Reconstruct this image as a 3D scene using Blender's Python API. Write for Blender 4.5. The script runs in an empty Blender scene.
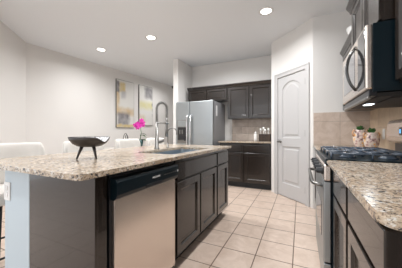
import bpy, bmesh, math, random
from mathutils import Vector, Matrix
random.seed(7)
S = bpy.context.scene
COL = S.collection
# ------------------------------------------------------------------ camera
cam = bpy.data.cameras.new('camera'); co = bpy.data.objects.new('camera', cam); COL.objects.link(co)
co.location = (0, 0, 1.09); co.rotation_euler = (math.pi/2, 0, 0.4412)
cam.sensor_width = 36; cam.lens = 36*209.8/402; cam.shift_y = -1.4/402; cam.clip_start = .02
S.camera = co
# ------------------------------------------------------------------ light
W = bpy.data.worlds.new('world'); S.world = W; W.use_nodes = True
W.node_tree.nodes['Background'].inputs[0].default_value = (.93, .96, 1, 1)
W.node_tree.nodes['Background'].inputs[1].default_value = 1.35
S.view_settings.view_transform = 'Standard'; S.view_settings.look = 'None'
S.view_settings.gamma = 1; S.view_settings.use_curve_mapping = False
S.view_settings.exposure = 0.03
def area(name, loc, tgt, sx, sy, power, col):
    l = bpy.data.lights.new(name, 'AREA'); l.shape = 'RECTANGLE'; l.size = sx; l.size_y = sy
    l.energy = power; l.color = col
    o = bpy.data.objects.new(name, l); COL.objects.link(o); o.location = loc
    o.rotation_euler = (Vector(tgt)-Vector(loc)).to_track_quat('-Z', 'Y').to_euler()
    return o
area('window_daylight_rear', (-1.2, -3.6, 1.7), (-1.2, 3, 1.0), 4.6, 2.6, 26, (.97, .98, 1))
area('window_daylight_left', (-4.4, -1.2, 1.5), (-1, 2.4, 1.0), 2.6, 2.2, 20, (.80, .90, 1))
for i, (x, y) in enumerate([(-.42, 2.96), (-2.35, 2.93), (-3.585, 2.93), (-.42, .7), (-1.9, -.4), (-3.4, 5.2), (-1.3, 3.75), (-1.9, 3.0), (-.42, 1.8), (-2.2, 1.5)]):  # first three match the ceiling lights; the rest are added fill without fixtures
    a = area('downlight_and_fill', (x, y, 2.70), (x, y, 0), .14, .14, 14, (1, 1, 1)); a.data.shape = 'DISK'; a.data.spread = math.radians(162)

# ------------------------------------------------------------------ materials
def mat(name, col, rough=.5, metal=0, spec=.5, emis=0, bump=None, var=None, aniso=None, coat=0):
    m = bpy.data.materials.new(name); m.use_nodes = True; nt = m.node_tree; b = nt.nodes['Principled BSDF']
    b.inputs['Base Color'].default_value = (*col, 1); b.inputs['Roughness'].default_value = rough
    b.inputs['Metallic'].default_value = metal; b.inputs['Specular IOR Level'].default_value = spec
    b.inputs['Coat Weight'].default_value = coat
    if emis:
        b.inputs['Emission Color'].default_value = (*col, 1); b.inputs['Emission Strength'].default_value = emis
    tc = nt.nodes.new('ShaderNodeTexCoord')
    if var:       # (amount, scale, stretch)
        mp = nt.nodes.new('ShaderNodeMapping'); mp.inputs['Scale'].default_value = var[2]
        nt.links.new(tc.outputs['Object'], mp.inputs[0])
        n = nt.nodes.new('ShaderNodeTexNoise'); n.inputs['Scale'].default_value = var[1]; n.inputs['Detail'].default_value = 6
        nt.links.new(mp.outputs[0], n.inputs['Vector'])
        r = nt.nodes.new('ShaderNodeValToRGB'); a = var[0]
        r.color_ramp.elements[0].position = .3; r.color_ramp.elements[1].position = .7
        r.color_ramp.elements[0].color = (*[c*(1-a) for c in col], 1)
        r.color_ramp.elements[1].color = (*[min(1, c*(1+a)) for c in col], 1)
        nt.links.new(n.outputs[0], r.inputs[0]); nt.links.new(r.outputs[0], b.inputs['Base Color'])
    if bump:      # (strength, scale, stretch)
        mp = nt.nodes.new('ShaderNodeMapping'); mp.inputs['Scale'].default_value = bump[2]
        nt.links.new(tc.outputs['Object'], mp.inputs[0])
        n = nt.nodes.new('ShaderNodeTexNoise'); n.inputs['Scale'].default_value = bump[1]; n.inputs['Detail'].default_value = 4
        nt.links.new(mp.outputs[0], n.inputs['Vector'])
        bp = nt.nodes.new('ShaderNodeBump'); bp.inputs['Strength'].default_value = bump[0]; bp.inputs['Distance'].default_value = .002
        nt.links.new(n.outputs[0], bp.inputs['Height']); nt.links.new(bp.outputs[0], b.inputs['Normal'])
    return m
one = (1, 1, 1)
def tilemat(name, size, org, cols, grout, gw, plane='XY', rough=.4, vein=.5, sizev=None, stagger=0):
    m = bpy.data.materials.new(name); m.use_nodes = True; nt = m.node_tree; b = nt.nodes['Principled BSDF']
    tc = nt.nodes.new('ShaderNodeTexCoord'); sep = nt.nodes.new('ShaderNodeSeparateXYZ'); nt.links.new(tc.outputs['Object'], sep.inputs[0])
    cmb = nt.nodes.new('ShaderNodeCombineXYZ')
    for k, ax in enumerate(plane):
        sub = nt.nodes.new('ShaderNodeMath'); sub.operation = 'SUBTRACT'; sub.inputs[1].default_value = org[k]
        nt.links.new(sep.outputs[ax], sub.inputs[0]); nt.links.new(sub.outputs[0], cmb.inputs[k])
    br = nt.nodes.new('ShaderNodeTexBrick'); br.offset = stagger; br.squash = 1
    br.inputs['Scale'].default_value = 1; br.inputs['Brick Width'].default_value = size
    br.inputs['Row Height'].default_value = sizev or size; br.inputs['Mortar Size'].default_value = gw
    br.inputs['Mortar Smooth'].default_value = .1; br.inputs['Bias'].default_value = 0
    br.inputs['Color1'].default_value = (*cols[0], 1); br.inputs['Color2'].default_value = (*cols[1], 1); br.inputs['Mortar'].default_value = (*grout, 1)
    nt.links.new(cmb.outputs[0], br.inputs['Vector'])
    n = nt.nodes.new('ShaderNodeTexNoise'); n.inputs['Scale'].default_value = 7; n.inputs['Detail'].default_value = 8; n.inputs['Roughness'].default_value = .65
    n.inputs['Distortion'].default_value = 1.2
    nt.links.new(tc.outputs['Object'], n.inputs['Vector'])
    r = nt.nodes.new('ShaderNodeValToRGB'); r.color_ramp.elements[0].position = .35; r.color_ramp.elements[1].position = .68
    r.color_ramp.elements[0].color = (.80, .76, .72, 1); r.color_ramp.elements[1].color = (1.0, 1.0, 1.0, 1)
    nt.links.new(n.outputs[0], r.inputs[0])
    mx = nt.nodes.new('ShaderNodeMix'); mx.data_type = 'RGBA'; mx.blend_type = 'MULTIPLY'; mx.inputs[0].default_value = vein
    nt.links.new(br.outputs['Color'], mx.inputs[6]); nt.links.new(r.outputs[0], mx.inputs[7])
    nt.links.new(mx.outputs[2], b.inputs['Base Color'])
    b.inputs['Roughness'].default_value = rough
    bp = nt.nodes.new('ShaderNodeBump'); bp.inputs['Strength'].default_value = .5; bp.inputs['Distance'].default_value = .002; bp.invert = True
    nt.links.new(br.outputs['Fac'], bp.inputs['Height']); nt.links.new(bp.outputs[0], b.inputs['Normal'])
    return m
def granite():
    m = bpy.data.materials.new('granite'); m.use_nodes = True; nt = m.node_tree; b = nt.nodes['Principled BSDF']
    tc = nt.nodes.new('ShaderNodeTexCoord')
    def noise(sc, det, p0, p1, c0, c1):
        n = nt.nodes.new('ShaderNodeTexNoise'); n.inputs['Scale'].default_value = sc; n.inputs['Detail'].default_value = det
        n.inputs['Roughness'].default_value = .7
        nt.links.new(tc.outputs['Object'], n.inputs['Vector'])
        r = nt.nodes.new('ShaderNodeValToRGB'); r.color_ramp.elements[0].position = p0; r.color_ramp.elements[1].position = p1
        r.color_ramp.elements[0].color = (*c0, 1); r.color_ramp.elements[1].color = (*c1, 1)
        nt.links.new(n.outputs[0], r.inputs[0]); return r
    base = noise(9, 6, .38, .62, (.42, .31, .21), (.61, .52, .41))
    mask1 = noise(95, 3, .53, .58, (0,)*3, (1,)*3)      # brown grey flecks
    mask2 = noise(62, 3, .565, .60, (0,)*3, (1,)*3)      # black flecks
    mask3 = noise(55, 4, .55, .62, (0,)*3, (1,)*3)      # white quartz
    cur = base.outputs[0]
    for mk, c in ((mask3, (.72, .70, .66)), (mask1, (.27, .21, .16)), (mask2, (.045, .045, .05))):
        mx = nt.nodes.new('ShaderNodeMix'); mx.data_type = 'RGBA'
        nt.links.new(mk.outputs[0], mx.inputs[0]); nt.links.new(cur, mx.inputs[6]); mx.inputs[7].default_value = (*c, 1)
        cur = mx.outputs[2]
    nt.links.new(cur, b.inputs['Base Color']); b.inputs['Roughness'].default_value = .2; b.inputs['Specular IOR Level'].default_value = .35
    return m
M = {}
M['wall'] = mat('wall_paint', (.765, .75, .73), .85, bump=(.08, 90, one))
M['ceil'] = mat('ceiling_paint', (.80, .83, .86), .9, bump=(.15, 60, one))
M['trim'] = mat('trim_paint', (.53, .525, .525), .35)
M['pony'] = mat('island_wall_paint', (.52, .60, .65), .6)
M['wood'] = mat('espresso_wood', (.0185, .0130, .0100), .27, coat=.4, var=(.12, 10, (1, 1, .12)))
M['gap'] = mat('dark_recess', (.012, .011, .011), .6)
M['granite'] = granite()
M['steel'] = mat('brushed_steel', (.80, .72, .66), .27, 1, bump=(.05, 25, (1, 1, 30)))
M['steelv'] = mat('fridge_steel', (.42, .45, .465), .38, 1, bump=(.04, 25, (30, 30, 1)))
M['sinksteel'] = mat('satin_sink_steel', (.40, .47, .53), .38, .9)
M['fside'] = mat('fridge_side_grey', (.26, .265, .28), .45)
M['chrome'] = mat('chrome', (.75, .75, .76), .12, 1)
M['darkchrome'] = mat('dark_chrome', (.10, .10, .10), .15, 1)
M['nickel'] = mat('brushed_nickel', (.26, .255, .245), .33, 1)
M['black'] = mat('black_plastic', (.012, .014, .018), .28)
M['navy'] = mat('black_enamel', (.003, .010, .015), .3, spec=.3)
M['iron'] = mat('cast_iron', (.05, .07, .10), .22)
M['glass'] = mat('dark_glass', (.02, .02, .022), .06)
M['mwglass'] = mat('microwave_window', (.30, .30, .31), .12, .6)
M['floor'] = tilemat('floor_tiles', .3033, (-.0557, 1.8927), [(.73, .60, .51), (.69, .56, .475)], (.17, .115, .085), .0045, rough=.36, vein=.8)
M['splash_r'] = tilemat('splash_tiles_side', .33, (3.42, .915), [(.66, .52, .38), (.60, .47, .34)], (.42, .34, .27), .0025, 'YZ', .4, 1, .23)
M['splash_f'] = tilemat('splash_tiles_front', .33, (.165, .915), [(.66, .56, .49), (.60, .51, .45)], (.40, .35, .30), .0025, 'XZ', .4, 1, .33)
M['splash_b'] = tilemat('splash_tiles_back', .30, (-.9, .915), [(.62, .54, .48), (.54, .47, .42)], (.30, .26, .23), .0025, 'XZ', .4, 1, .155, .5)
M['boucle'] = mat('cream_upholstery', (.74, .71, .67), .95, bump=(.6, 220, one))
M['lamp'] = mat('lamp_lens', (1, .96, .9), .4, emis=6)
M['mwlamp'] = mat('cooktop_lamp', (.85, .95, 1), .4, emis=4)
M['white'] = mat('white_ceramic', (.82, .82, .81), .25)
M['paper'] = mat('white_paper', (.85, .85, .85), .7)
M['petal'] = mat('magenta_petal', (.62, .03, .36), .5)
M['leaf'] = mat('green_leaf', (.035, .14, .03), .45, var=(.4, 20, one))
M['pot'] = mat('dark_green_pot', (.02, .07, .07), .3)
M['bronze'] = mat('dark_bronze', (.06, .052, .048), .38, .5)
M['cutlery'] = mat('silver_utensil', (.72, .72, .70), .3, .6)
M['darkwood'] = mat('dark_caddy_wood', (.045, .028, .018), .5, var=(.4, 30, one))
M['display'] = mat('blue_display', (.10, .45, .9), .4, emis=1.2)
M['table'] = mat('pale_table_top', (.66, .62, .57), .4)
M['shade'] = mat('sensor_dark', (.05, .05, .05), .5)
M['kick'] = mat('toe_kick', (.030, .034, .038), .5)
def floral():
    m = bpy.data.materials.new('floral_ceramic'); m.use_nodes = True; nt = m.node_tree; b = nt.nodes['Principled BSDF']
    tc = nt.nodes.new('ShaderNodeTexCoord'); n = nt.nodes.new('ShaderNodeTexNoise'); n.inputs['Scale'].default_value = 26; n.inputs['Detail'].default_value = 4
    nt.links.new(tc.outputs['Object'], n.inputs['Vector']); r = nt.nodes.new('ShaderNodeValToRGB'); cr = r.color_ramp
    cr.elements[0].position = .36; cr.elements[0].color = (.12, .09, .09, 1); cr.elements[1].position = .66; cr.elements[1].color = (.85, .45, .12, 1)
    for p, c in ((.43, (.55, .36, .33)), (.5, (.72, .62, .56)), (.58, (.70, .60, .52))):
        e = cr.elements.new(p); e.color = (*c, 1)
    nt.links.new(n.outputs[0], r.inputs[0]); nt.links.new(r.outputs[0], b.inputs['Base Color']); b.inputs['Roughness'].default_value = .3
    return m
M['floral'] = floral()
M['glaze'] = mat('orange_glaze', (.72, .42, .24), .35, var=(.4, 40, one))
def patterned():
    m = bpy.data.materials.new('marbled_lining'); m.use_nodes = True; nt = m.node_tree; b = nt.nodes['Principled BSDF']
    tc = nt.nodes.new('ShaderNodeTexCoord'); n = nt.nodes.new('ShaderNodeTexVoronoi'); n.inputs['Scale'].default_value = 60
    nt.links.new(tc.outputs['Object'], n.inputs['Vector']); r = nt.nodes.new('ShaderNodeValToRGB'); cr = r.color_ramp
    cr.elements[0].position = .25; cr.elements[0].color = (.06, .06, .08, 1); cr.elements[1].position = .4; cr.elements[1].color = (.82, .82, .84, 1)
    nt.links.new(n.outputs['Distance'], r.inputs[0]); nt.links.new(r.outputs[0], b.inputs['Base Color'])
    return m
M['lining'] = patterned()

# ------------------------------------------------------------------ mesh helpers
def V(*a): return Vector(a)
def box(bm, x0, x1, y0, y1, z0, z1, bev=0, seg=2):
    b2 = bmesh.new()
    vs = [b2.verts.new((x, y, z)) for x in (x0, x1) for y in (y0, y1) for z in (z0, z1)]
    for f in ((0, 1, 3, 2), (4, 6, 7, 5), (0, 4, 5, 1), (2, 3, 7, 6), (0, 2, 6, 4), (1, 5, 7, 3)):
        b2.faces.new([vs[i] for i in f])
    if bev: bmesh.ops.bevel(b2, geom=b2.edges[:], offset=bev, segments=seg, affect='EDGES', profile=.5)
    merge(bm, b2)
def merge(bm, b2, mtx=None):
    if mtx is not None: bmesh.ops.transform(b2, matrix=mtx, verts=b2.verts[:])
    mp = {v: bm.verts.new(v.co) for v in b2.verts}
    for f in b2.faces:
        try: bm.faces.new([mp[v] for v in f.verts]).smooth = f.smooth
        except ValueError: pass
    b2.free()
def lathe(bm, prof, c=(0, 0, 0), n=24, zf=None):
    rings = []
    for r, z in prof:
        if r < 1e-6: rings.append([bm.verts.new((c[0], c[1], c[2]+z))])
        else:
            rings.append([bm.verts.new((c[0]+r*math.cos(2*math.pi*i/n), c[1]+r*math.sin(2*math.pi*i/n),
                          c[2]+z+(zf(2*math.pi*i/n, r, z) if zf else 0))) for i in range(n)])
    for a, b in zip(rings, rings[1:]):
        for i in range(n):
            j = (i+1) % n
            if len(a) == 1 and len(b) == 1: continue
            if len(a) == 1: f = bm.faces.new((a[0], b[i], b[j]))
            elif len(b) == 1: f = bm.faces.new((a[i], a[j], b[0]))
            else: f = bm.faces.new((a[i], a[j], b[j], b[i]))
            f.smooth = True
def tube(bm, pts, r, n=8, cap=True):
    pts = [Vector(p) for p in pts]; rr = r if isinstance(r, (list, tuple)) else [r]*len(pts)
    rings = []; prev = None
    for i, p in enumerate(pts):
        t = (pts[min(i+1, len(pts)-1)]-pts[max(i-1, 0)]).normalized()
        if prev is None:
            a = Vector((0, 0, 1)) if abs(t.z) < .9 else Vector((1, 0, 0))
            u = t.cross(a).normalized()
        else:
            u = (prev-t*prev.dot(t)).normalized()
        prev = u; w = t.cross(u)
        rings.append([bm.verts.new(p+(u*math.cos(2*math.pi*k/n)+w*math.sin(2*math.pi*k/n))*rr[i]) for k in range(n)])
    for a, b in zip(rings, rings[1:]):
        for k in range(n):
            bm.faces.new((a[k], a[(k+1) % n], b[(k+1) % n], b[k])).smooth = True
    if cap: bm.faces.new(rings[0]); bm.faces.new(rings[-1])
def prism(bm, pts, z0, z1, bev=0):
    b2 = bmesh.new()
    a = [b2.verts.new((x, y, z0)) for x, y in pts]; b = [b2.verts.new((x, y, z1)) for x, y in pts]
    b2.faces.new(a); b2.faces.new(b); n = len(a)
    for i in range(n): b2.faces.new((a[i], a[(i+1) % n], b[(i+1) % n], b[i]))
    if bev: bmesh.ops.bevel(b2, geom=[e for e in b2.edges if abs(e.verts[0].co.z-e.verts[1].co.z) < 1e-5], offset=bev, segments=2, affect='EDGES')
    merge(bm, b2)
def obj(name, bm, m, parent=None, loc=None):
    """mesh built in world coordinates; shifted so that it stays put under its parent"""
    bmesh.ops.recalc_face_normals(bm, faces=bm.faces[:])
    off = Vector(parent.location) if parent else Vector(loc or (0, 0, 0))
    if parent and parent.parent: off = off+Vector(parent.parent.location)
    bmesh.ops.translate(bm, vec=-off, verts=bm.verts[:])
    me = bpy.data.meshes.new(name); bm.to_mesh(me); bm.free(); me.materials.append(M[m])
    o = bpy.data.objects.new(name, me); COL.objects.link(o)
    if parent: o.parent = parent
    elif loc: o.location = loc
    return o
def tag(o, label, cat, group=None):
    o['label'] = label; o['category'] = cat
    if group: o['group'] = group
    return o
def thing(name, loc, label, cat, group=None):
    o = bpy.data.objects.new(name, None); COL.objects.link(o); o.location = loc; o.empty_display_size = .1
    return tag(o, label, cat, group)
def struct(name, bm, m, parent=None):
    o = obj(name, bm, m, parent)
    if not parent: o['kind'] = 'structure'
    return o
def B(*a, **k):
    bm = bmesh.new(); box(bm, *a, **k); return bm
# face frame: maps (a along, b outward, c up)
def fr(origin, along, out):
    a = Vector(along).normalized(); o = Vector(out).normalized(); u = Vector((0, 0, 1))
    m = Matrix((a, o, u)).transposed().to_4x4(); m.translation = Vector(origin); return m
def bridge(b2, r0, r1):
    n = len(r0)
    for i in range(n): b2.faces.new((r0[i], r0[(i+1) % n], r1[(i+1) % n], r1[i]))
def panel_front(bm, F, a0, a1, c0, c1, t=.024, rail=.058, flat=False):
    """cabinet door or drawer front with a framed, recessed centre; back at b=0, face at b=t"""
    b2 = bmesh.new()
    w = min(a1-a0, c1-c0)
    rings = [(0, 0), (0, t-.003), (.003, t)]
    if not flat:
        rail = min(rail, w*.28)
        rings += [(rail, t), (rail+.008, t-.010), (rail+.014, t-.013)]
    prev = None
    for ins, d in rings:
        r = [b2.verts.new((a, d, c)) for a, c in ((a0+ins, c0+ins), (a1-ins, c0+ins), (a1-ins, c1-ins), (a0+ins, c1-ins))]
        if prev: bridge(b2, prev, r)
        else: b2.faces.new(r)
        prev = r
    b2.faces.new(prev)
    merge(bm, b2, F)
def fbox(bm, F, a0, a1, b0, b1, c0, c1, bev=0):
    b2 = bmesh.new(); box(b2, a0, a1, b0, b1, c0, c1, bev); merge(bm, b2, F)

CEIL = 2.745
# ------------------------------------------------------------------ structure
struct('floor', B(-5.6, 1.4, -4.2, 8.6, -.05, 0), 'floor')
struct('ceiling', B(-5.6, 1.4, -4.2, 8.6, CEIL, CEIL+.06), 'ceil')
bm = bmesh.new(); prism(bm, [(-4.552, 2.112), (-3.89, 8.6), (-4.1, 8.6), (-4.75, 2.112)], 0, CEIL); struct('wall_left', bm, 'wall')
bm = bmesh.new(); prism(bm, [(-4.552, 2.112), (-2.95, .45), (-3.1, .32), (-4.75, 2.112)], 0, CEIL); struct('wall_left_corner', bm, 'wall')
struct('wall_back', B(-2.6, .95, 4.70, 4.82, 0, CEIL), 'wall')
struct('wall_hall', B(-4.2, -2.6, 8.4, 8.52, 0, CEIL), 'wall')
struct('wall_fridge', B(-2.60, -2.47, 4.03, 4.82, 0, CEIL), 'wall')
struct('wall_hall_side', B(-2.60, -2.47, 4.82, 8.4, 0, CEIL), 'wall')
struct('wall_rear_blocker', B(-.15, .835, -1.35, -1.25, 0, CEIL), 'wall')  # unseen wall piece added behind the camera to shade the near right side
struct('wall_right', B(.835, .95, -3.0, 3.42, 0, CEIL), 'wall')
# pantry: diagonal wall plus the wall behind the range run, with a door opening
P0 = Vector((.165, 3.42, 0)); dg = Vector((-1, 1, 0)).normalized(); dn = Vector((-1, -1, 0)).normalized()
LD = .912
FD = fr(P0, dg, dn)          # a runs from the right corner to the left one
da0, da1, DH = .125, .735, 2.045
bm = bmesh.new()
fbox(bm, FD, 0, da0-.0, -.11, 0, 0, CEIL); fbox(bm, FD, da1, LD, -.11, 0, 0, CEIL); fbox(bm, FD, da0, da1, -.11, 0, DH, CEIL)
struct('wall_pantry', bm, 'wall')
P1 = P0+dg*LD
struct('wall_pantry_side', B(P1.x, P1.x+.11, P1.y, 4.70, 0, CEIL), 'wall')
struct('wall_range', B(.165, .95, 3.42, 3.53, 0, CEIL), 'wall')
# pony wall under the island
bm = B(-1.70, -1.42, .674, 2.68, 0, .8855, bev=.004); struct('wall_island', bm, 'pony')
# casing round the pantry door
bm = bmesh.new(); cw = .075
for a0, a1, c0, c1 in ((da0-cw, da0, 0, DH+cw), (da1, da1+cw, 0, DH+cw), (da0, da1, DH, DH+cw)):
    fbox(bm, FD, a0, a1, 0, .014, c0, c1, .003)
for a0, a1, c0, c1 in ((da0-cw, da0-cw+.02, 0, DH+cw), (da1+cw-.02, da1+cw, 0, DH+cw), (da0-cw, da1+cw, DH+cw-.02, DH+cw)):
    fbox(bm, FD, a0, a1, .012, .021, c0, c1, .003)
struct('trim_1', bm, 'trim')
# pantry door
door = bpy.data.objects.new('door_1', None); COL.objects.link(door); door['kind'] = 'structure'
dc = FD @ Vector(((da0+da1)/2, 0, 0)); door.location = dc
bm = bmesh.new(); b2 = bmesh.new()
d0, d1, z0, z1 = da0+.003, da1-.003, .010, DH-.003; t0, t1 = -.040, -.004; mid = .93
def cell(b2, a0, a1, c0, c1, oa0, oa1, oc0, oc1, arch):
    N = 12 if arch else 1
    def opening(ins):
        pts = [(oa0+ins, oc0+ins), (oa1-ins, oc0+ins)]
        if arch:
            hw = (oa1-oa0)/2-ins; cx = (oa0+oa1)/2; top = oc1-ins; sp = oc1-arch-ins
            for k in range(N+1):
                x = cx+hw*(1-2*k/N); pts.append((x, sp+arch*math.cos((x-cx)/hw*math.pi/2)**.8 if abs(x-cx) < hw-1e-6 else sp))
        else: pts += [(oa1-ins, oc1-ins), (oa0+ins, oc1-ins)]
        return pts
    out = [(a0, c0), (a1, c0)]
    if arch: out += [(a1+(a0-a1)*k/N, c1) for k in range(N+1)]
    else: out += [(a1, c1), (a0, c1)]
    prev = [b2.verts.new((a, t1, c)) for a, c in out]
    for ins, dd in ((0, t1), (.006, t1-.012), (.016, t1-.014), (.042, t1-.014), (.060, t1-.004)):
        r = [b2.verts.new((a, dd, c)) for a, c in opening(ins)]
        bridge(b2, prev, r); prev = r
    b2.faces.new(prev)
cell(b2, d0, d1, z0, mid, d0+.105, d1-.105, z0+.22, mid-.07, 0)
cell(b2, d0, d1, mid, z1, d0+.105, d1-.105, mid+.07, z1-.10, .10)
merge(bm, b2, FD)
fbox(bm, FD, d0, d1, t0, t1-.0145, z0, z1)
for q in ((d0, d0+.004), (d1-.004, d1)): fbox(bm, FD, q[0], q[1], t0, t1, z0, z1)
fbox(bm, FD, d0, d1, t0, t1, z1-.004, z1); fbox(bm, FD, d0, d1, t0, t1, z0, z0+.004)
obj('door_slab', bm, 'trim', door)
for hz in (.22, 1.08, 1.86):
    bm = bmesh.new(); fbox(bm, FD, da0-.008, da0+.014, -.004, .004, hz-.045, hz+.045, .002)
    tube(bm, [FD @ Vector((da0+.002, .006, hz-.05)), FD @ Vector((da0+.002, .006, hz+.05))], .005)
    obj('hinge', bm, 'nickel', door)
bm = bmesh.new(); kb = bmesh.new()
lathe(kb, [(0, 0), (.028, 0), (.028, .006), (.011, .008), (.011, .03), (.022, .036), (.027, .048), (.022, .06), (0, .064)])
merge(bm, kb, FD @ Matrix.Translation((d1-.06, t1, .94)) @ Matrix.Rotation(-math.pi/2, 4, 'X'))
obj('door_knob', bm, 'nickel', door)
# backsplashes
struct('trim_2', B(.823, .835, -.6, 3.42, .913, 1.372), 'splash_r')
struct('trim_3', B(.175, .823, 3.408, 3.42, .913, 1.372), 'splash_f')
struct('trim_4', B(-1.42, P1.x, 4.688, 4.70, .913, 1.40), 'splash_b')

# ------------------------------------------------------------------ worktops
def slab(name, poly, z0, z1, label, hole=None):
    bm = bmesh.new()
    if not hole: prism(bm, poly, z0, z1, .006)
    else:
        b2 = bmesh.new(); n = len(poly)
        lo = [b2.verts.new((x, y, z0)) for x, y in poly]; hi = [b2.verts.new((x, y, z1)) for x, y in poly]
        hl = [b2.verts.new((x, y, z0)) for x, y in hole]; hh = [b2.verts.new((x, y, z1)) for x, y in hole]
        bridge(b2, lo, hi); bridge(b2, hl, hh)
        for outer, inner in ((lo, hl), (hi, hh)):
            es = []
            for ring in (outer, inner):
                for i in range(len(ring)):
                    e = b2.edges.get((ring[i], ring[(i+1) % len(ring)])); es.append(e)
            bmesh.ops.triangle_fill(b2, use_beauty=True, use_dissolve=False, edges=es)
        merge(bm, b2)
    return tag(obj(name, bm, 'granite'), label, 'countertop')
def rounded(x0, x1, y0, y1, r, which=(1, 1, 1, 1)):
    pts = []
    for (cx, cy, a0, on, kx, ky) in ((x0, y0, 180, which[0], 1, 1), (x1, y0, 270, which[1], -1, 1), (x1, y1, 0, which[2], -1, -1), (x0, y1, 90, which[3], 1, -1)):
        if not on: pts.append((cx, cy)); continue
        for k in range(7):
            a = math.radians(a0+90*k/6); pts.append((cx+kx*r+r*math.cos(a), cy+ky*r+r*math.sin(a)))
    return pts
slab('island_countertop', rounded(-1.87, -.832, .575, 2.73, .022), .886, .911,
     'long speckled granite countertop on the island, holding the bowl and the sink',
     rounded(-1.33, -.94, 1.455, 2.245, .03))
slab('wall_countertop', rounded(.155, .823, .555, 1.572, .045, (1, 0, 0, 0)), .888, .914, 'granite countertop in the right foreground before the range')
slab('wall_countertop', [(.17, 2.348), (.823, 2.348), (.823, 3.408), (.17, 3.408)], .888, .914, 'granite countertop beyond the range, under the two potted plants')
slab('wall_countertop', [(-1.53, 4.06), (P1.x-.01, 4.06), (P1.x-.01, 4.688), (-1.53, 4.688)], .888, .914, 'granite countertop on the back wall beside the refrigerator')

# ------------------------------------------------------------------ base cabinets
FI = fr((-.889, 0, 0), (0, 1, 0), (1, 0, 0))      # island front
FRt = fr((.211, 0, 0), (0, 1, 0), (-1, 0, 0))     # right run front
FBk = fr((0, 4.09, 0), (1, 0, 0), (0, -1, 0))     # back run front
def base_cabinet(F, a0, a1, depth, doors, drawers, label, name='base_cabinet', group=None, top=.8855, kz=.11, toe=.075, hollow=False):
    o = F @ Vector(((a0+a1)/2, -depth/2, 0)); t = thing(name, o, label, 'cabinet', group)
    bm = bmesh.new()
    if hollow:
        for q in ((a0, a0+.016, -depth, 0, kz, top), (a1-.016, a1, -depth, 0, kz, top), (a0, a1, -.018, 0, kz, top), (a0, a1, -depth, -depth+.016, kz, top), (a0, a1, -depth, 0, kz, kz+.018)): fbox(bm, F, *q)
    else: fbox(bm, F, a0, a1, -depth, 0, kz, top, .0)
    obj('body', bm, 'wood', t)
    bm = bmesh.new(); fbox(bm, F, a0, a1, -depth, -toe, 0, kz); obj('toe_kick', bm, 'kick', t)
    for (x0, x1) in drawers:
        bm = bmesh.new(); panel_front(bm, F, x0, x1, .715, .848, rail=.004, flat=True); obj('drawer_front', bm, 'wood', t)
    for (x0, x1) in doors:
        bm = bmesh.new(); panel_front(bm, F, x0, x1, kz+.012, .695); obj('door', bm, 'wood', t)
    return t
base_cabinet(FI, 1.392, 2.268, .52, [(1.402, 1.815), (1.835, 2.256)], [(1.402, 2.256)], 'dark espresso base cabinet under the sink, beside the dishwasher', 'sink_cabinet', hollow=True, top=.884)
base_cabinet(FI, 2.27, 2.695, .52, [(2.288, 2.675)], [(2.288, 2.675)], 'narrow dark espresso cabinet at the far end of the island')
# end panel of the island with stile
t = thing('island_end_panel', (-1.14, .71, 0), 'wide dark espresso end panel of the island, left of the dishwasher', 'panel')
obj('panel', B(-1.415, -.866, .674, .692, .0, .8855, bev=.002), 'wood', t)
obj('stile', B(-.915, -.889, .692, .762, .0, .8855, bev=.002), 'wood', t)
# right run
base_cabinet(FRt, 1.115, 1.560, .60, [(1.135, 1.540)], [(1.135, 1.540)], 'dark base cabinet in the right foreground, directly beside the range')
base_cabinet(FRt, .60, 1.113, .60, [(.66, 1.095)], [(.66, 1.095)], 'dark base cabinet at the near end of the right counter, under its rounded corner')
base_cabinet(FRt, 2.348, 3.408, .60, [(2.37, 2.86), (2.88, 3.38)], [(2.37, 2.86), (2.88, 3.38)], 'dark base cabinet beyond the range next to the pantry door')
# back run
for (a0, a1, lb) in ((-1.50, -1.0, 'dark base cabinet on the back wall beside the refrigerator'), (-.998, P1.x-.012, 'dark base cabinet on the back wall beside the pantry')):
    if a0 < -1.2: d = [(a0+.02, -1.25), (-1.24, a1-.012)]; d = [(a0+.02, a1-.012)]
    else: d = [(a0+.012, a1-.02)]
    base_cabinet(FBk, a0, a1, .58, d, d, lb)

# ------------------------------------------------------------------ upper cabinets
def upper_cabinet(F, a0, a1, depth, c0, c1, doors, label, crown=True, rail=.05, ends=(0, 0), back=0):
    o = F @ Vector(((a0+a1)/2, -depth/2, c0)); t = thing('wall_cabinet', o, label, 'cabinet')
    bm = bmesh.new(); fbox(bm, F, a0, a1, -depth, 0, c0, c1); obj('body', bm, 'wood', t)
    for (x0, x1) in doors:
        bm = bmesh.new(); panel_front(bm, F, x0, x1, c0+.012, c1-.03, rail=rail); obj('door', bm, 'wood', t)
    if crown:
        bm = bmesh.new(); b2 = bmesh.new()
        prof = [(0, c1-.02), (.022, c1-.02), (.03, c1), (.055, c1+.035), (.055, c1+.05), (0, c1+.05)]
        e0, e1 = a0-ends[0], a1+ends[1]
        A = [b2.verts.new((e0 if p[0] else e0, p[0], p[1])) for p in prof]; C = [b2.verts.new((e1, p[0], p[1])) for p in prof]
        bridge(b2, A, C); b2.faces.new(A); b2.faces.new(C); merge(bm, b2, F)
        for k, e in enumerate(ends):
            if e:
                x0, x1 = (a0-e, a0) if k == 0 else (a1, a1+e)
                fbox(bm, F, x0, x1, -depth, 0, c1-.0, c1+.05, .01)
        obj('crown_moulding', bm, 'wood', t)
    return t
FBu = fr((0, 4.37, 0), (1, 0, 0), (0, -1, 0))
upper_cabinet(FBu, -1.42, P1.x-.012, .315, 1.385, 2.085, [(-1.405, -.965), (-.935, P1.x-.03)], 'tall dark two-door wall cabinet above the back counter')
upper_cabinet(FBu, -2.40, -1.424, .315, 1.80, 2.085, [(-2.385, -1.925), (-1.895, -1.44)], 'short dark two-door wall cabinet above the refrigerator', rail=.045)
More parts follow.
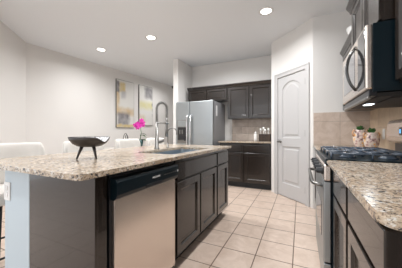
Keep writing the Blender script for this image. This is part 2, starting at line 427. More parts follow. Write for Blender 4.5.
FRu = fr((.545, 0, 0), (0, 1, 0), (-1, 0, 0)); FRm = fr((.45, 0, 0), (0, 1, 0), (-1, 0, 0)); FRn = fr((.515, 0, 0), (0, 1, 0), (-1, 0, 0))
upper_cabinet(FRu, 2.352, 3.40, .285, 1.375, 2.13, [(2.37, 2.86), (2.88, 3.38)], 'dark wall cabinet between the microwave and the far wall, with a bowl on top')
upper_cabinet(FRm, 1.580, 2.348, .38, 1.755, 2.225, [(1.595, 1.955), (1.972, 2.33)], 'tall projecting dark wall cabinet directly above the microwave', ends=(0, .05))
upper_cabinet(FRn, .75, 1.576, .315, 1.375, 2.13, [(.77, 1.155), (1.175, 1.56)], 'dark wall cabinet at the right edge, nearest of the three on that wall')

# ------------------------------------------------------------------ dishwasher
t = thing('dishwasher', (-1.13, 1.08, 0), 'stainless steel dishwasher with black control strip built into the island', 'dishwasher')
y0, y1 = .772, 1.376
obj('body', B(-1.40, -.884, y0, y1, .02, .868), 'black', t)
obj('door_panel', B(-.884, -.862, y0+.014, y1-.010, .085, .752, bev=.005), 'steel', t)
bm = bmesh.new(); b2 = bmesh.new()
prof = [(-.884, .742), (-.858, .742), (-.846, .750), (-.838, .770), (-.838, .835), (-.846, .850), (-.884, .856)]
A = [b2.verts.new((x, y0+.006, z)) for x, z in prof]; C = [b2.verts.new((x, y1-.006, z)) for x, z in prof]
bridge(b2, A, C); b2.faces.new(A); b2.faces.new(C); merge(bm, b2)
cp = obj('control_strip', bm, 'navy', t)
obj('handle_recess', B(-.8385, -.834, 1.0, 1.16, .756, .776, bev=.002), 'black', cp)
tx = bpy.data.curves.new('logo', 'FONT'); tx.body = 'FRIGIDAIRE'; tx.size = .016; tx.extrude = .0004; tx.align_x = 'CENTER'; tx.align_y = 'CENTER'
to = bpy.data.objects.new('logo', tx); COL.objects.link(to)
bpy.context.view_layer.update()
lm = bpy.data.meshes.new_from_object(to.evaluated_get(bpy.context.evaluated_depsgraph_get())); bpy.data.objects.remove(to)
lo = bpy.data.objects.new('logo_lettering', lm); COL.objects.link(lo); lm.materials.clear(); lm.materials.append(M['paper'])
lo.rotation_euler = (math.pi/2, 0, math.pi/2); lo.parent = cp
lo.location = Vector((-.8365, 1.10, .806))-Vector(t.location)
for k in range(6):
    y = 1.19+.026*k
    obj('button', B(-.838, -.8365, y, y+.014, .800, .806), 'nickel', cp)
obj('dial_light', B(-.838, -.8355, 1.352, 1.366, .797, .811, bev=.002), 'paper', cp)
obj('kick_plate', B(-.97, -.95, y0+.01, y1-.01, .0, .085), 'black', t)

# ------------------------------------------------------------------ sink
t = thing('kitchen_sink', (-1.135, 1.895, .70), 'undermount stainless steel sink set into the island countertop', 'sink')
bm = bmesh.new(); b2 = bmesh.new(); prev = None
for ins, z in ((-.012, .8853), (.0, .88555), (.004, .72), (.03, .70)):
    r = [b2.verts.new((x, y, z)) for x, y in rounded(-1.335+ins, -.935-ins, 1.45+ins, 2.25-ins, .04)]
    if prev: bridge(b2, prev, r)
    prev = r
b2.faces.new(prev); merge(bm, b2)
obj('basin', bm, 'sinksteel', t)
bm = bmesh.new(); lathe(bm, [(0, .004), (.03, .004), (.045, .006), (.045, 0), (0, 0)], (-1.135, 1.9, .7005)); obj('drain', bm, 'chrome', t)

# ------------------------------------------------------------------ faucets
fx, fy = -1.41, 1.86; dx, dy = math.cos(math.radians(25)), math.sin(math.radians(25))
t = thing('spring_faucet', (fx, fy, .912), 'tall brushed nickel faucet with coiled spring neck behind the sink', 'faucet')
bm = bmesh.new(); lathe(bm, [(0, 0), (.030, 0), (.030, .008), (.021, .014), (.021, .12), (.015, .125), (.015, .30), (0, .30)], (fx, fy, .912)); obj('post', bm, 'nickel', t)
def fp(r, z): return (fx+dx*r, fy+dy*r, z)
path = [fp(0, 1.20), fp(0, 1.30)]+[fp(.055*(1-math.cos(a)), 1.355+.062*math.sin(a)) for a in [math.pi*k/14 for k in range(15)]]+[fp(.11, 1.30), fp(.108, 1.26)]
bm = bmesh.new(); tube(bm, path, .008, 8); obj('hose', bm, 'nickel', t)
bm = bmesh.new()
pv = [Vector(p) for p in path]; L = [0]
for a, b in zip(pv, pv[1:]): L.append(L[-1]+(b-a).length)
cnt = 620; helix = []
side = Vector((-dy, dx, 0))
for k in range(cnt):
    s = L[-1]*k/(cnt-1); i = max(j for j in range(len(L)) if L[j] <= s+1e-9); i = min(i, len(pv)-2)
    f = (s-L[i])/(L[i+1]-L[i]); p = pv[i].lerp(pv[i+1], f); tg = (pv[i+1]-pv[i]).normalized(); w = tg.cross(side)
    an = 2*math.pi*s/.0115; helix.append(p+(side*math.cos(an)+w*math.sin(an))*.0135)
tube(bm, helix, .0030, 5); obj('spring_coil', bm, 'nickel', t)
bm = bmesh.new(); tube(bm, [fp(.108, 1.265), fp(.107, 1.20), fp(.105, 1.12), fp(.105, 1.045)], [.010, .013, .015, .017], 12); obj('spray_head', bm, 'nickel', t)
bm = bmesh.new(); tube(bm, [fp(0, 1.195), fp(.09, 1.195)], .006); 
lathe(bm, [(.016, -.012), (.022, -.012), (.022, .012), (.016, .012), (.016, -.012)], fp(.106, 1.195)); obj('holder_arm', bm, 'nickel', t)
bm = bmesh.new(); tube(bm, [(fx, fy, .985), (fx+.02, fy+.035, .99), (fx+.03, fy+.075, 1.0)], [.019, .019, .017], 10)
tube(bm, [(fx+.028, fy+.068, 1.0), (fx+.034, fy+.085, 1.018)], .006); obj('lever_handle', bm, 'nickel', t)
gx, gy = -1.41, 2.07
t = thing('filter_faucet', (gx, gy, .912), 'small slim gooseneck faucet to the right of the spring faucet', 'faucet')
bm = bmesh.new(); lathe(bm, [(0, 0), (.020, 0), (.020, .006), (.010, .010), (.010, .06), (0, .06)], (gx, gy, .912)); obj('base', bm, 'nickel', t)
path = [(gx, gy, .96), (gx, gy, 1.095)]+[(gx+.052*(1-math.cos(a))*.8, gy+.052*(1-math.cos(a))*.6, 1.095+.05*math.sin(a)) for a in [math.pi*k/10 for k in range(11)]]+[(gx+.083, gy+.0624, 1.065)]
bm = bmesh.new(); tube(bm, path, .0065); obj('spout', bm, 'nickel', t)
bm = bmesh.new(); tube(bm, [(gx, gy, .955), (gx-.02, gy+.03, .965)], .005); obj('handle', bm, 'nickel', t)

# ------------------------------------------------------------------ bowl on the island
bx, by, bz = -1.315, .983, .911
t = thing('footed_bowl', (bx, by, bz), 'dark bronze bowl with a dipped rim on three legs standing on the island', 'bowl')
dipa = math.radians(7)
def dip(a, r, z):
    dd = (a-dipa+math.pi) % (2*math.pi)-math.pi
    return -.032*math.exp(-(dd/.33)**2)*min(1, max(0, (z-.10)/.045))
out = [(0, .080), (.04, .081), (.075, .087), (.104, .104), (.123, .128), (.130, .150)]
bm = bmesh.new(); lathe(bm, out+[(.127, .150), (.1265, .147)], (bx, by, bz), 64, dip); obj('shell', bm, 'bronze', t)
bm = bmesh.new(); lathe(bm, [(0, .086), (.04, .087), (.072, .094), (.100, .110), (.119, .131), (.1264, .1475)], (bx, by, bz), 64, dip); obj('lining', bm, 'lining', t)
for an in (234, -6, 114):
    a = math.radians(an); ca, sa = math.cos(a), math.sin(a)
    bm = bmesh.new(); tube(bm, [(bx+ca*.045, by+sa*.045, bz+.089), (bx+ca*.078, by+sa*.078, bz+.0015)], [.012, .005], 10); obj('leg', bm, 'bronze', t)

# ------------------------------------------------------------------ bar stools
def stool(cx, cy, rot, label, src=None):
    t = thing('bar_stool', (cx, cy, 0), label, 'stool', 'cream bar stools along the island')
    t.rotation_euler = (0, 0, rot)
    if src:
        for c in src.children:
            d = c.copy(); COL.objects.link(d); d.parent = t
        return t
    def local(name, bm, m):
        bmesh.ops.recalc_face_normals(bm, faces=bm.faces[:])
        me = bpy.data.meshes.new(name); bm.to_mesh(me); bm.free(); me.materials.append(M[m]); o = bpy.data.objects.new(name, me); COL.objects.link(o); o.parent = t; return o
    bm = bmesh.new(); box(bm, -.21, .20, -.23, .23, .58, .67, .035, 4); 
    for f in bm.faces: f.smooth = True
    local('seat', bm, 'boucle')
    bm = bmesh.new()      # curved, channelled back
    NA, NZ = 60, 12; R0 = .30
    def ring(k):
        a = -1.0+2.0*k/NA; groove = .006*abs(math.cos(a*8))**.5
        pts = []
        for q in range(NZ*2):
            ph = 2*math.pi*q/(NZ*2); cq, sq = math.cos(ph), math.sin(ph)
            rr = math.copysign(abs(cq)**.6, cq)*.032; zz = math.copysign(abs(sq)**.45, sq)*.17
            edge = 1-max(0, (abs(a)-.86)/.14)**2.2*.75
            r = R0+(rr)*(.55+.45*edge)+(groove-.006 if rr > 0 else 0)
            z = .832+zz*(.45+.55*edge)
            pts.append((.10-r*math.cos(a)*1.0, r*math.sin(a)*.86, z))
        return [bm.verts.new(p) for p in pts]
    rs = [ring(k) for k in range(NA+1)]
    for a, b in zip(rs, rs[1:]): bridge(bm, a, b)
    bm.faces.new(rs[0]); bm.faces.new(rs[-1])
    for f in bm.faces: f.smooth = True
    local('backrest', bm, 'boucle')
    for sx in (-1, 1):
        for sy in (-1, 1):
            bm = bmesh.new(); tube(bm, [(sx*.16, sy*.18, .59), (sx*.20, sy*.215, 0)], [.014, .010], 10); local('leg', bm, 'black')
    bm = bmesh.new(); z = .22; q = .183
    tube(bm, [(q, -.2, z), (q, .2, z)], .008); tube(bm, [(-q, -.2, z), (-q, .2, z)], .008)
    tube(bm, [(-q, -.2, z), (q, -.2, z)], .008); tube(bm, [(-q, .2, z), (q, .2, z)], .008); local('foot_rail', bm, 'black')
    return t
s0 = stool(-2.04, .90, 0, 'cream upholstered bar stool at the near end of the island, left of the bowl')
stool(-2.03, 1.52, -.05, 'cream upholstered bar stool directly behind the dark bowl', s0)
stool(-2.02, 2.16, .04, 'cream upholstered bar stool between the bowl and the tall faucet', s0)
stool(-2.02, 2.76, .05, 'cream upholstered bar stool behind the tall spring faucet, farthest along the island', s0)

# ------------------------------------------------------------------ dining table, orchid, ornament
t = thing('dining_table', (-3.35, 3.55, 0), 'round pale dining table behind the bar stools, under the orchid', 'table')
bm = bmesh.new(); lathe(bm, [(0, .72), (.57, .72), (.60, .735), (.60, .745), (.59, .75), (0, .75)], (-3.35, 3.55, 0), 48); obj('table_top', bm, 'table', t)
bm = bmesh.new(); lathe(bm, [(0, 0), (.30, 0), (.30, .02), (.06, .05), (.05, .40), (.07, .70), (.16, .72), (0, .72)], (-3.35, 3.55, 0), 32); obj('pedestal', bm, 'table', t)
ox, oy, oz = -3.14, 3.55, .75
t = thing('potted_orchid', (ox, oy, oz), 'magenta orchid in a dark green pot in front of the paintings', 'plant')
bm = bmesh.new(); lathe(bm, [(0, 0), (.05, 0), (.062, .10), (.075, .19), (.07, .19), (.058, .17), (0, .17)], (ox, oy, oz), 24); obj('pot', bm, 'pot', t)
bm = bmesh.new(); tube(bm, [(ox, oy, oz+.16), (ox+.02, oy+.02, oz+.34), (ox+.01, oy+.0, oz+.46), (ox-.03, oy-.03, oz+.52)], [.008, .006, .005, .004]); obj('stem', bm, 'leaf', t)
def leafmesh(bm, base, d, ln, wd, droop):
    d = Vector(d).normalized(); s = d.cross(Vector((0, 0, 1))).normalized(); prev = None
    for k in range(9):
        f = k/8; p = Vector(base)+d*ln*f+Vector((0, 0, 1))*(ln*.55*f-droop*f*f); w = wd*math.sin(math.pi*min(.98, f*.9+.08))
        r = [bm.verts.new(p+s*w+Vector((0, 0, .01*w/wd))), bm.verts.new(p), bm.verts.new(p-s*w+Vector((0, 0, .01*w/wd)))]
        q = [bm.verts.new(v.co-Vector((0, 0, .003))) for v in r]
        if prev:
            for i in (0, 1):
                bm.faces.new((prev[0][i], prev[0][i+1], r[i+1], r[i])); bm.faces.new((prev[1][i], prev[1][i+1], q[i+1], q[i]))
        prev = (r, q)
for i, (d, ln, wd, zz) in enumerate((((1, .3, 0), .18, .045, .17), ((-.6, -1, 0), .17, .04, .17), ((.3, 1, 0), .16, .04, .17), ((1, .9, 0), .15, .06, .30), ((1, .3, 0), .13, .055, .27))):
    bm = bmesh.new(); leafmesh(bm, (ox, oy, oz+zz), d, ln, wd, ln*.75); obj('leaf', bm, 'leaf', t)
camdir = Vector((-ox, -oy, 0)).normalized(); rt = Vector((camdir.y*-1, camdir.x, 0))
for i, (u, z, s) in enumerate(((-.090, .50, .060), (-.045, .53, .060), (-.005, .49, .062), (-.05, .45, .058), (.055, .55, .058), (.035, .60, .055), (.01, .52, .052), (.06, .50, .050))):
    c = Vector((ox, oy, oz+z))+rt*u+camdir*(.02*((i % 3)-1)); bm = bmesh.new(); face = (camdir+rt*(.4*math.sin(i*2.1))+Vector((0, 0, .15))).normalized()
    uu = face.cross(Vector((0, 0, 1))).normalized(); ww = uu.cross(face)
    for k in range(5):
        a = math.pi/2+2*math.pi*k/5; d = uu*math.cos(a)+ww*math.sin(a); sd = face.cross(d)
        pw = .42 if k in (1, 4) else .30; ring = []
        for q in range(12):
            th = 2*math.pi*q/12
            ring.append(bm.verts.new(c+d*s*(.5+.5*math.cos(th))+sd*s*pw*math.sin(th)+face*s*.25*(.5+.5*math.cos(th))**2))
        b = [bm.verts.new(v.co-face*.003) for v in ring]; bm.faces.new(ring); bm.faces.new(b); bridge(bm, ring, b)
    lathe(bm, [(0, -.3*s), (.16*s, -.1*s), (.16*s, .1*s), (0, .3*s)], tuple(c+face*s*.15), 8)
    obj('blossom', bm, 'petal', t)
qx, qy = -3.42, 3.42
t = thing('wire_ornament', (qx, qy, .75), 'thin black looped wire ornament left of the orchid', 'ornament')
bm = bmesh.new(); lathe(bm, [(0, 0), (.05, 0), (.05, .012), (0, .014)], (qx, qy, .75)); obj('base', bm, 'black', t)
bm = bmesh.new()
pts = [(-.06, .01), (-.055, .12), (-.04, .22), (-.01, .30), (.03, .325), (.06, .28), (.07, .22), (.04, .20), (.02, .245), (.045, .30), (.08, .25), (.10, .14), (.09, .02)]
sm = []
for i in range(len(pts)-1):
    p0, p1, p2, p3 = pts[max(i-1, 0)], pts[i], pts[i+1], pts[min(i+2, len(pts)-1)]
    for k in range(6):
        f = k/6; sm.append(tuple(.5*(2*p1[j]+(p2[j]-p0[j])*f+(2*p0[j]-5*p1[j]+4*p2[j]-p3[j])*f*f+(-p0[j]+3*p1[j]-3*p2[j]+p3[j])*f**3) for j in (0, 1)))
sm.append(pts[-1]); cd = Vector((-qx, -qy, 0)).normalized(); rq = Vector((-cd.y, cd.x, 0))
tube(bm, [Vector((qx, qy, .75))+rq*(a*.75-.02)+Vector((0, 0, b)) for a, b in sm], .006); obj('wire', bm, 'black', t)

# ------------------------------------------------------------------ paintings
def paint_mat(name, patches, base):
    """abstract patches: (u0,u1,v0,v1,colour,softness) in canvas coordinates, edges broken up with noise"""
    m = bpy.data.materials.new(name); m.use_nodes = True; nt = m.node_tree; b = nt.nodes['Principled BSDF']; b.inputs['Roughness'].default_value = .7
    tc = nt.nodes.new('ShaderNodeTexCoord')
    n = nt.nodes.new('ShaderNodeTexNoise'); n.inputs['Scale'].default_value = 7; n.inputs['Detail'].default_value = 6
    nt.links.new(tc.outputs['Object'], n.inputs['Vector'])
    sub = nt.nodes.new('ShaderNodeVectorMath'); sub.operation = 'SUBTRACT'; sub.inputs[1].default_value = (.5, .5, .5); nt.links.new(n.outputs['Color'], sub.inputs[0])
    sc = nt.nodes.new('ShaderNodeVectorMath'); sc.operation = 'SCALE'; sc.inputs['Scale'].default_value = .10; nt.links.new(sub.outputs[0], sc.inputs[0])
    ad = nt.nodes.new('ShaderNodeVectorMath'); nt.links.new(tc.outputs['Object'], ad.inputs[0]); nt.links.new(sc.outputs[0], ad.inputs[1])
    sep = nt.nodes.new('ShaderNodeSeparateXYZ'); nt.links.new(ad.outputs[0], sep.inputs[0])
    def mth(op, a, bb):
        x = nt.nodes.new('ShaderNodeMath'); x.operation = op
        for i, q in enumerate((a, bb)):
            if isinstance(q, (int, float)): x.inputs[i].default_value = q
            else: nt.links.new(q, x.inputs[i])
        return x.outputs[0]
    rgb = nt.nodes.new('ShaderNodeRGB'); rgb.outputs[0].default_value = (*base, 1); cur = rgb.outputs[0]
    for u0, u1, v0, v1, c, s in patches:
        f = None
        for ax, lo, hi in (('Y', u0, u1), ('Z', v0, v1)):
            o = sep.outputs[ax]
            mr = nt.nodes.new('ShaderNodeMapRange'); mr.inputs['From Min'].default_value = lo-s; mr.inputs['From Max'].default_value = lo+s; nt.links.new(o, mr.inputs[0])
            mr2 = nt.nodes.new('ShaderNodeMapRange'); mr2.inputs['From Min'].default_value = hi+s; mr2.inputs['From Max'].default_value = hi-s; nt.links.new(o, mr2.inputs[0])
            g = mth('MULTIPLY', mr.outputs[0], mr2.outputs[0]); f = g if f is None else mth('MULTIPLY', f, g)
        n2 = nt.nodes.new('ShaderNodeTexNoise'); n2.inputs['Scale'].default_value = 6; nt.links.new(tc.outputs['Object'], n2.inputs['Vector'])
        f = mth('MULTIPLY', f, mth('ADD', n2.outputs[0], .32))
        mx = nt.nodes.new('ShaderNodeMix'); mx.data_type = 'RGBA'; mx.clamp_factor = True
        nt.links.new(f, mx.inputs[0]); nt.links.new(cur, mx.inputs[6]); mx.inputs[7].default_value = (*c, 1); cur = mx.outputs[2]
    nt.links.new(cur, b.inputs['Base Color']); return m
G = (.17, .16, .18); Yl = (.62, .47, .18); Or = (.62, .48, .30); Lg = (.45, .44, .45)
M['paint1'] = paint_mat('abstract_canvas_gold', [(-.32, -.2, .28, .6, G, .02), (-.2, -.02, .33, .56, Yl, .03), (-.14, .0, .15, .36, Lg, .04),
    (-.32, .32, -.30, -.10, Or, .05), (-.3, -.2, -.2, .3, Or, .03), (-.26, .12, -.58, -.24, G, .05), (-.3, .3, -.62, -.55, Yl, .02)], (.74, .73, .70))
M['paint2'] = paint_mat('abstract_canvas_grey', [(-.05, .27, .22, .56, G, .05), (-.3, .3, -.1, .12, (.68, .64, .36), .06), (.24, .31, .0, .10, G, .01), (.24, .31, -.16, -.06, G, .01),
    (.24, .31, -.34, -.24, G, .01), (-.3, -.05, -.55, -.3, (.62, .55, .40), .05)], (.72, .71, .68))
wl0, wl1 = Vector((-4.552, 2.112, 0)), Vector((-3.89, 8.6, 0)); wd_ = (wl1-wl0).normalized(); wn = Vector((wd_.y, -wd_.x, 0))
def wpt(px):   # where the view ray through a column meets the left wall
    s_, c_ = math.sin(.4412), math.cos(.4412); u = (px-201)/209.8; r = Vector((u*c_-s_, c_+u*s_, 0))
    den = r.x*wd_.y-r.y*wd_.x; k = (wl0.x*wd_.y-wl0.y*wd_.x)/den; return r*k
for px0, px1, zc0, zc1, m, lb in ((115.5, 133.3, 1.22, 2.50, 'paint1', 'abstract canvas with gold and dark grey patches, left of the pair'),
                                  (138.3, 151.8, 1.30, 2.50, 'paint2', 'paler abstract canvas with a dark patch top right, nearer the tall faucet')):
    a, b = wpt(px0), wpt(px1); hw = (b-a).length/2; c = (a+b)/2+wn*.001
    t = thing('abstract_painting', c+Vector((0, 0, (zc0+zc1)/2)), lb, 'painting', 'pair of abstract canvases on the left wall')
    t.rotation_euler = (0, 0, math.atan2(-wd_.x, wd_.y)); hz = (zc1-zc0)/2
    for nm, x0, x1, e, mm in (('frame', 0, .03, .0, 'nickel'), ('canvas', .031, .036, .012, m)):
        bm = B(x0, x1, -hw+e, hw-e, -hz+e, hz-e, bev=.002)
        bmesh.ops.recalc_face_normals(bm, faces=bm.faces[:]); me = bpy.data.meshes.new(nm); bm.to_mesh(me); bm.free(); me.materials.append(M[mm]); o = bpy.data.objects.new(nm, me); COL.objects.link(o); o.parent = t
# smoke sensor high on the left wall
c = wpt(172.6)
s_ = thing('wall_sensor', c+wn*.001+Vector((0, 0, 2.71))+wn*.0, 'small dark round sensor high on the wall beyond the paintings', 'sensor')
bm = bmesh.new(); b2 = bmesh.new(); lathe(b2, [(0, 0), (.05, 0), (.05, .03), (.035, .045), (0, .048)]); merge(bm, b2, Matrix.Translation(s_.location) @ Vector((0, 0, 1)).rotation_difference(wn).to_matrix().to_4x4())
obj('housing', bm, 'shade', s_)

# ------------------------------------------------------------------ refrigerator
t = thing('refrigerator', (-2.04, 4.3, 0), 'side-by-side stainless steel refrigerator with water dispenser on the back wall', 'refrigerator')
obj('cabinet_body', B(-2.47, -1.59, 4.00, 4.69, .02, 1.745, bev=.006), 'fside', t)
obj('base_grille', B(-2.46, -1.60, 3.97, 4.0, .0, .075, bev=.004), 'black', t)
dl = obj('freezer_door', B(-2.47, -2.128, 3.93, 3.995, .08, 1.752, bev=.012), 'steelv', t)
dr = obj('fridge_door', B(-2.118, -1.59, 3.93, 3.995, .08, 1.752, bev=.012), 'steelv', t)
for x, p in ((-2.160, dl), (-2.080, dr)):
    bm = bmesh.new(); tube(bm, [(x, 3.93, 1.47), (x, 3.885, 1.44), (x, 3.875, 1.30), (x, 3.875, .80), (x, 3.885, .66), (x, 3.93, .63)], .017, 12); obj('door_handle', bm, 'chrome', p)
bm = bmesh.new(); box(bm, -2.425, -2.172, 3.922, 3.931, .86, 1.36, .004)
dp = obj('dispenser_frame', bm, 'nickel', dl)
def under(name, bm, m, top, par):   # child of a child: same offset as its parent
    return obj(name, bm, m, par)
obj('display_panel', B(-2.41, -2.187, 3.917, 3.922, 1.22, 1.345, bev=.002), 'steelv', dl)
obj('dispenser_cavity', B(-2.41, -2.187, 3.917, 3.922, .915, 1.205, bev=.002), 'glass', dl)
obj('dispenser_paddle', B(-2.37, -2.34, 3.905, 3.917, 1.06, 1.15, bev=.004), 'nickel', dl)
obj('dispenser_paddle', B(-2.31, -2.28, 3.905, 3.917, 1.06, 1.15, bev=.004), 'nickel', dl)
obj('drip_tray', B(-2.395, -2.255, 3.895, 3.922, .918, .932, bev=.002), 'nickel', dl)
tag(obj('energy_note', B(-1.589, -1.586, 4.10, 4.17, 1.44, 1.66), 'paper', None, (-1.588, 4.13, 1.55)), 'white paper note stuck on the side of the refrigerator', 'note')
for x0 in (-2.45, -1.67): obj('hinge_cover', B(x0, x0+.06, 3.95, 4.06, 1.745, 1.765, bev=.004), 'fside', t)

# ------------------------------------------------------------------ range
ry0, ry1 = 1.578, 2.342
t = thing('gas_range', (.48, 1.96, 0), 'stainless steel gas range with black cast iron grates', 'stove')
obj('body', B(.185, .82, ry0, ry1, .03, .900), 'navy', t)
obj('cooktop', B(.150, .82, ry0, ry1, .880, .922, bev=.006), 'navy', t)
obj('control_panel', B(.140, .185, ry0, ry1, .775, .880, bev=.01), 'steel', t)
od = obj('oven_door', B(.138, .184, ry0+.004, ry1-.004, .245, .770, bev=.008), 'steelv', t)
obj('oven_window', B(.1355, .139, ry0+.14, ry1-.14, .36, .60, bev=.001), 'glass', od)
bm = bmesh.new(); hy0, hy1, hz = ry0+.05, ry1-.05, .735
tube(bm, [(.14, hy0, hz), (.105, hy0+.004, hz+.005), (.083, hy0+.03, hz+.008), (.078, hy0+.08, hz+.009), (.078, hy1-.08, hz+.009), (.083, hy1-.03, hz+.008), (.105, hy1-.004, hz+.005), (.14, hy1, hz)], .013, 12)
obj('oven_handle', bm, 'nickel', od)
dw = obj('storage_drawer', B(.140, .184, ry0+.004, ry1-.004, .075, .235, bev=.006), 'steelv', t)
obj('kick_plate', B(.20, .23, ry0+.01, ry1-.01, 0, .07), 'black', t)
for k in range(5):
    y = ry0+.07+k*(ry1-ry0-.14)/4; kb = bmesh.new(); bm = bmesh.new()
    lathe(kb, [(0, 0), (.026, 0), (.026, .006), (.021, .012), (.018, .036), (.015, .040), (0, .041)], n=20)
    box(kb, -.004, .004, -.019, .019, .036, .048, .002)
    merge(bm, kb, Matrix.Translation((.140, y, .832)) @ Matrix.Rotation(-math.pi/2, 4, 'Y')); obj('control_knob', bm, 'black', t)
for g in range(3):
    a0 = ry0+.02+g*.243; a1 = a0+.237; bm = bmesh.new(); r = .006; z = .956
    x0, x1 = .185, .615
    for pts in ([(x0, a0, z), (x1, a0, z)], [(x0, a1, z), (x1, a1, z)], [(x0, a0, z), (x0, a1, z)], [(x1, a0, z), (x1, a1, z)], [((x0+x1)/2, a0, z), ((x0+x1)/2, a1, z)]):
        tube(bm, pts, r, 6)
    cy = (a0+a1)/2
    for cx in (.292, .508):
        for k in range(8):
            an = math.pi*2*k/8+.3; tube(bm, [(cx+math.cos(an)*.105, cy+math.sin(an)*.112, z), (cx+math.cos(an)*.03, cy+math.sin(an)*.03, z+.003)], r*.9, 6)
    for px in (x0, x1, (x0+x1)/2):
        for py in (a0, a1): tube(bm, [(px, py, .920), (px, py, z)], .007, 6)
    obj('grate', bm, 'iron', t)
for cx, cy in ((.292, ry0+.138), (.508, ry0+.138), (.40, ry0+.382), (.292, ry1-.138), (.508, ry1-.138)):
    bm = bmesh.new(); lathe(bm, [(0, .0), (.05, 0), (.05, .006), (.038, .010), (.038, .020), (.03, .024), (0, .024)], (cx, cy, .922)); obj('burner', bm, 'iron', t)
# backguard with display
bm = bmesh.new(); b2 = bmesh.new()
prof = [(.700, 1.005), (.680, 1.025), (.673, 1.06), (.685, 1.165), (.70, 1.19), (.73, 1.200), (.822, 1.200), (.822, 1.005)]
A = [b2.verts.new((x, ry0, z)) for x, z in prof]; C = [b2.verts.new((x, ry1, z)) for x, z in prof]
bridge(b2, A, C); b2.faces.new(A); b2.faces.new(C)
bmesh.ops.bevel(b2, geom=[e for e in b2.edges if abs(e.verts[0].co.y-e.verts[1].co.y) < 1e-5], offset=.008, segments=2, affect='EDGES'); merge(bm, b2)
bg = obj('backguard', bm, 'steel', t)
obj('vent_riser', B(.735, .815, ry0+.01, ry1-.01, .92, 1.006), 'black', t)
obj('clock_display', B(.668, .680, 1.87, 2.05, 1.07, 1.13, bev=.002), 'glass', bg)
obj('display_digits', B(.6665, .6682, 2.02, 2.035, 1.085, 1.115), 'display', bg)

# ------------------------------------------------------------------ microwave
t = thing('microwave_oven', (.60, 1.96, 1.30), 'stainless steel over-the-range microwave with black side and bow handle', 'microwave')
obj('body', B(.395, .83, 1.582, 2.345, 1.335, 1.75, bev=.003), 'navy', t)
dm = obj('door_frame', B(.360, .396, 1.582, 2.345, 1.352, 1.748, bev=.010), 'steel', t)
obj('door_window', B(.3575, .361, 1.86, 2.27, 1.415, 1.685, bev=.002), 'mwglass', dm)
obj('control_panel', B(.3575, .361, 1.60, 1.765, 1.37, 1.73, bev=.002), 'glass', t)
bm = bmesh.new(); hy = 1.83
pts = [(.362, hy, 1.700)]+[(.362-.055*math.sin(math.pi*k/12)**.6, hy, 1.690-.29*k/12) for k in range(1, 12)]+[(.362, hy, 1.39)]
tube(bm, pts, .010, 10); obj('door_handle', bm, 'darkchrome', dm)
obj('bottom_lip', B(.378, .42, 1.590, 2.335, 1.312, 1.350, bev=.004), 'black', t)
obj('vent_bar', B(.368, .392, 1.590, 2.335, 1.292, 1.312, bev=.006), 'nickel', t)
obj('vent_underside', B(.42, .82, 1.60, 2.33, 1.305, 1.334, bev=.004), 'gap', t)
obj('grease_filter', B(.50, .72, 1.63, 1.90, 1.300, 1.306), 'gap', t)
obj('cooktop_lamp', B(.45, .50, 1.96, 2.05, 1.302, 1.306), 'mwlamp', t)
area('microwave_lamp', (.48, 2.0, 1.295), (.48, 2.0, 0), .06, .12, .5, (.9, .97, 1))

# ------------------------------------------------------------------ small things on the right
def jar(x, y, r, h, label):
    t = thing('planted_pot', (x, y, .9145), label, 'plant')
    bm = bmesh.new(); lathe(bm, [(0, 0), (r*.6, 0), (r*.62, h*.05), (r*.9, h*.3), (r, h*.55), (r*.9, h*.78), (r*.7, h*.9), (r*.78, h), (r*.7, h), (r*.62, h*.9), (0, h*.88)], (x, y, .9145), 28); obj('pot', bm, 'floral', t)
    for sg in (-1, 1):
        bm = bmesh.new(); q = Vector((.93, .36, 0))*sg
        tube(bm, [Vector((x, y, .9145))+q*(r*a)+Vector((0, 0, h*b)) for a, b in ((.70, .92), (1.0, 1.0), (1.17, .9), (1.12, .7), (.93, .62))], [.006, .008, .008, .008, .006]); obj('handle', bm, 'glaze', t)
    bm = bmesh.new(); rnd = random.Random(int(x*1000))
    for k in range(60):
        an = rnd.uniform(0, 6.28); el = rnd.uniform(-.1, 1.5); ln = rnd.uniform(.022, .034)
        d = Vector((math.cos(an)*math.cos(el), math.sin(an)*math.cos(el), 0)); c = Vector((x, y, .9145+h*.95+.004+.018*math.sin(max(0, el))))
        leafmesh(bm, c+d*.012, d+Vector((1e-3, 0, 0)), ln*max(.35, math.cos(el)), .008, -ln*(.4+math.sin(max(0, el))*.7))
    obj('foliage', bm, 'leaf', t)
jar(.625, 2.96, .072, .205, 'taller floral pot with green plant, left of two on the range-side counter')
jar(.665, 2.70, .068, .175, 'shorter floral pot with green plant, right of two, nearer the range')
t = thing('decorative_bowl', (.63, 2.86, 2.131), 'white ceramic bowl on top of the wall cabinet beside the microwave', 'bowl')
bm = bmesh.new(); lathe(bm, [(0, 0), (.06, 0), (.065, .01), (.13, .06), (.155, .13), (.148, .13), (.12, .065), (0, .02)], (.63, 2.86, 2.131), 32); obj('shell', bm, 'white', t)
def outlet(name, F, label):
    o = F @ Vector((0, 0, 0)); t = thing(name, o, label, 'outlet')
    bm = bmesh.new(); fbox(bm, F, -.035, .035, .0, .006, -.057, .057, .002); obj('cover_plate', bm, 'white', t)
    for c in (-.02, .02):
        bm = bmesh.new(); fbox(bm, F, -.016, .016, .006, .008, c-.014, c+.014, .003); obj('socket', bm, 'white', t)
outlet('wall_outlet', fr((.8225, 2.62+.28, 1.075), (0, 1, 0), (-1, 0, 0)), 'white outlet plate on the tiled wall left of the range console')
outlet('wall_outlet', fr((-1.66, .6735, .724), (1, 0, 0), (0, -1, 0)), 'pale outlet plate on the end of the island wall')

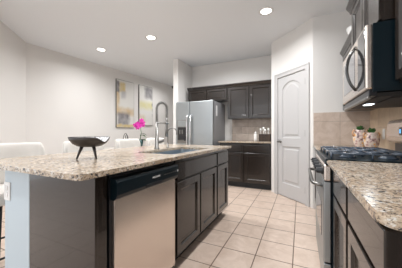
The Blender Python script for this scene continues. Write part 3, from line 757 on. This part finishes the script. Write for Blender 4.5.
# utensil caddy on back counter
cx, cy = -.66, 4.42
t = thing('utensil_caddy', (cx, cy, .914), 'dark wooden caddy of silver utensils on the back counter', 'utensil holder')
bm = bmesh.new(); box(bm, cx-.10, cx+.13, cy-.06, cy+.06, .914, .926)
for q in (-.10, -.03, .05, .122): box(bm, cx+q, cx+q+.008, cy-.06, cy+.06, .926, 1.06)
box(bm, cx-.10, cx+.13, cy-.06, cy-.052, .926, 1.06); box(bm, cx-.10, cx+.13, cy+.052, cy+.06, .926, 1.06); obj('box', bm, 'darkwood', t)
for k, (q, h) in enumerate(((-.065, 1.145), (-.01, 1.17), (.02, 1.13), (.085, 1.15))):
    bm = bmesh.new(); tube(bm, [(cx+q, cy, .927), (cx+q-.004, cy, h-.03)], .005)
    b2 = bmesh.new(); lathe(b2, [(0, -.036), (.018, -.025), (.026, 0), (.018, .025), (0, .036)], n=14)
    merge(bm, b2, Matrix.Translation((cx+q-.004, cy, h)) @ Matrix.Diagonal((1, .45, 1, 1))); obj('utensil', bm, 'cutlery', t)
t = thing('ceramic_jar', (cx-.17, cy-.03, .914), 'small white lidded jar left of the utensil caddy', 'jar')
bm = bmesh.new(); lathe(bm, [(0, 0), (.028, 0), (.034, .03), (.034, .13), (.024, .155), (0, .16)], (cx-.17, cy-.03, .914)); obj('vessel', bm, 'white', t)
bm = bmesh.new(); lathe(bm, [(0, .161), (.028, .161), (.028, .178), (.008, .183), (.008, .198), (0, .20)], (cx-.17, cy-.03, .914)); obj('lid', bm, 'white', t)

# ------------------------------------------------------------------ ceiling lights
for (x, y, lb) in ((-.419, 2.96, 'round recessed ceiling light nearest the pantry'), (-2.346, 2.93, 'round recessed ceiling light, middle one of the row of three'), (-3.585, 2.93, 'round recessed ceiling light nearest the left wall')):
    t = thing('ceiling_light', (x, y, CEIL), lb, 'ceiling light', 'recessed ceiling lights')
    bm = bmesh.new(); lathe(bm, [(.070, 0), (.098, 0), (.098, -.004), (.085, -.008), (.070, -.006), (.070, 0)], (x, y, CEIL), 40); obj('trim_ring', bm, 'white', t)
    bm = bmesh.new(); lathe(bm, [(0, -.004), (.070, -.004), (.070, -.001), (0, -.001)], (x, y, CEIL), 40); obj('lens', bm, 'lamp', t)
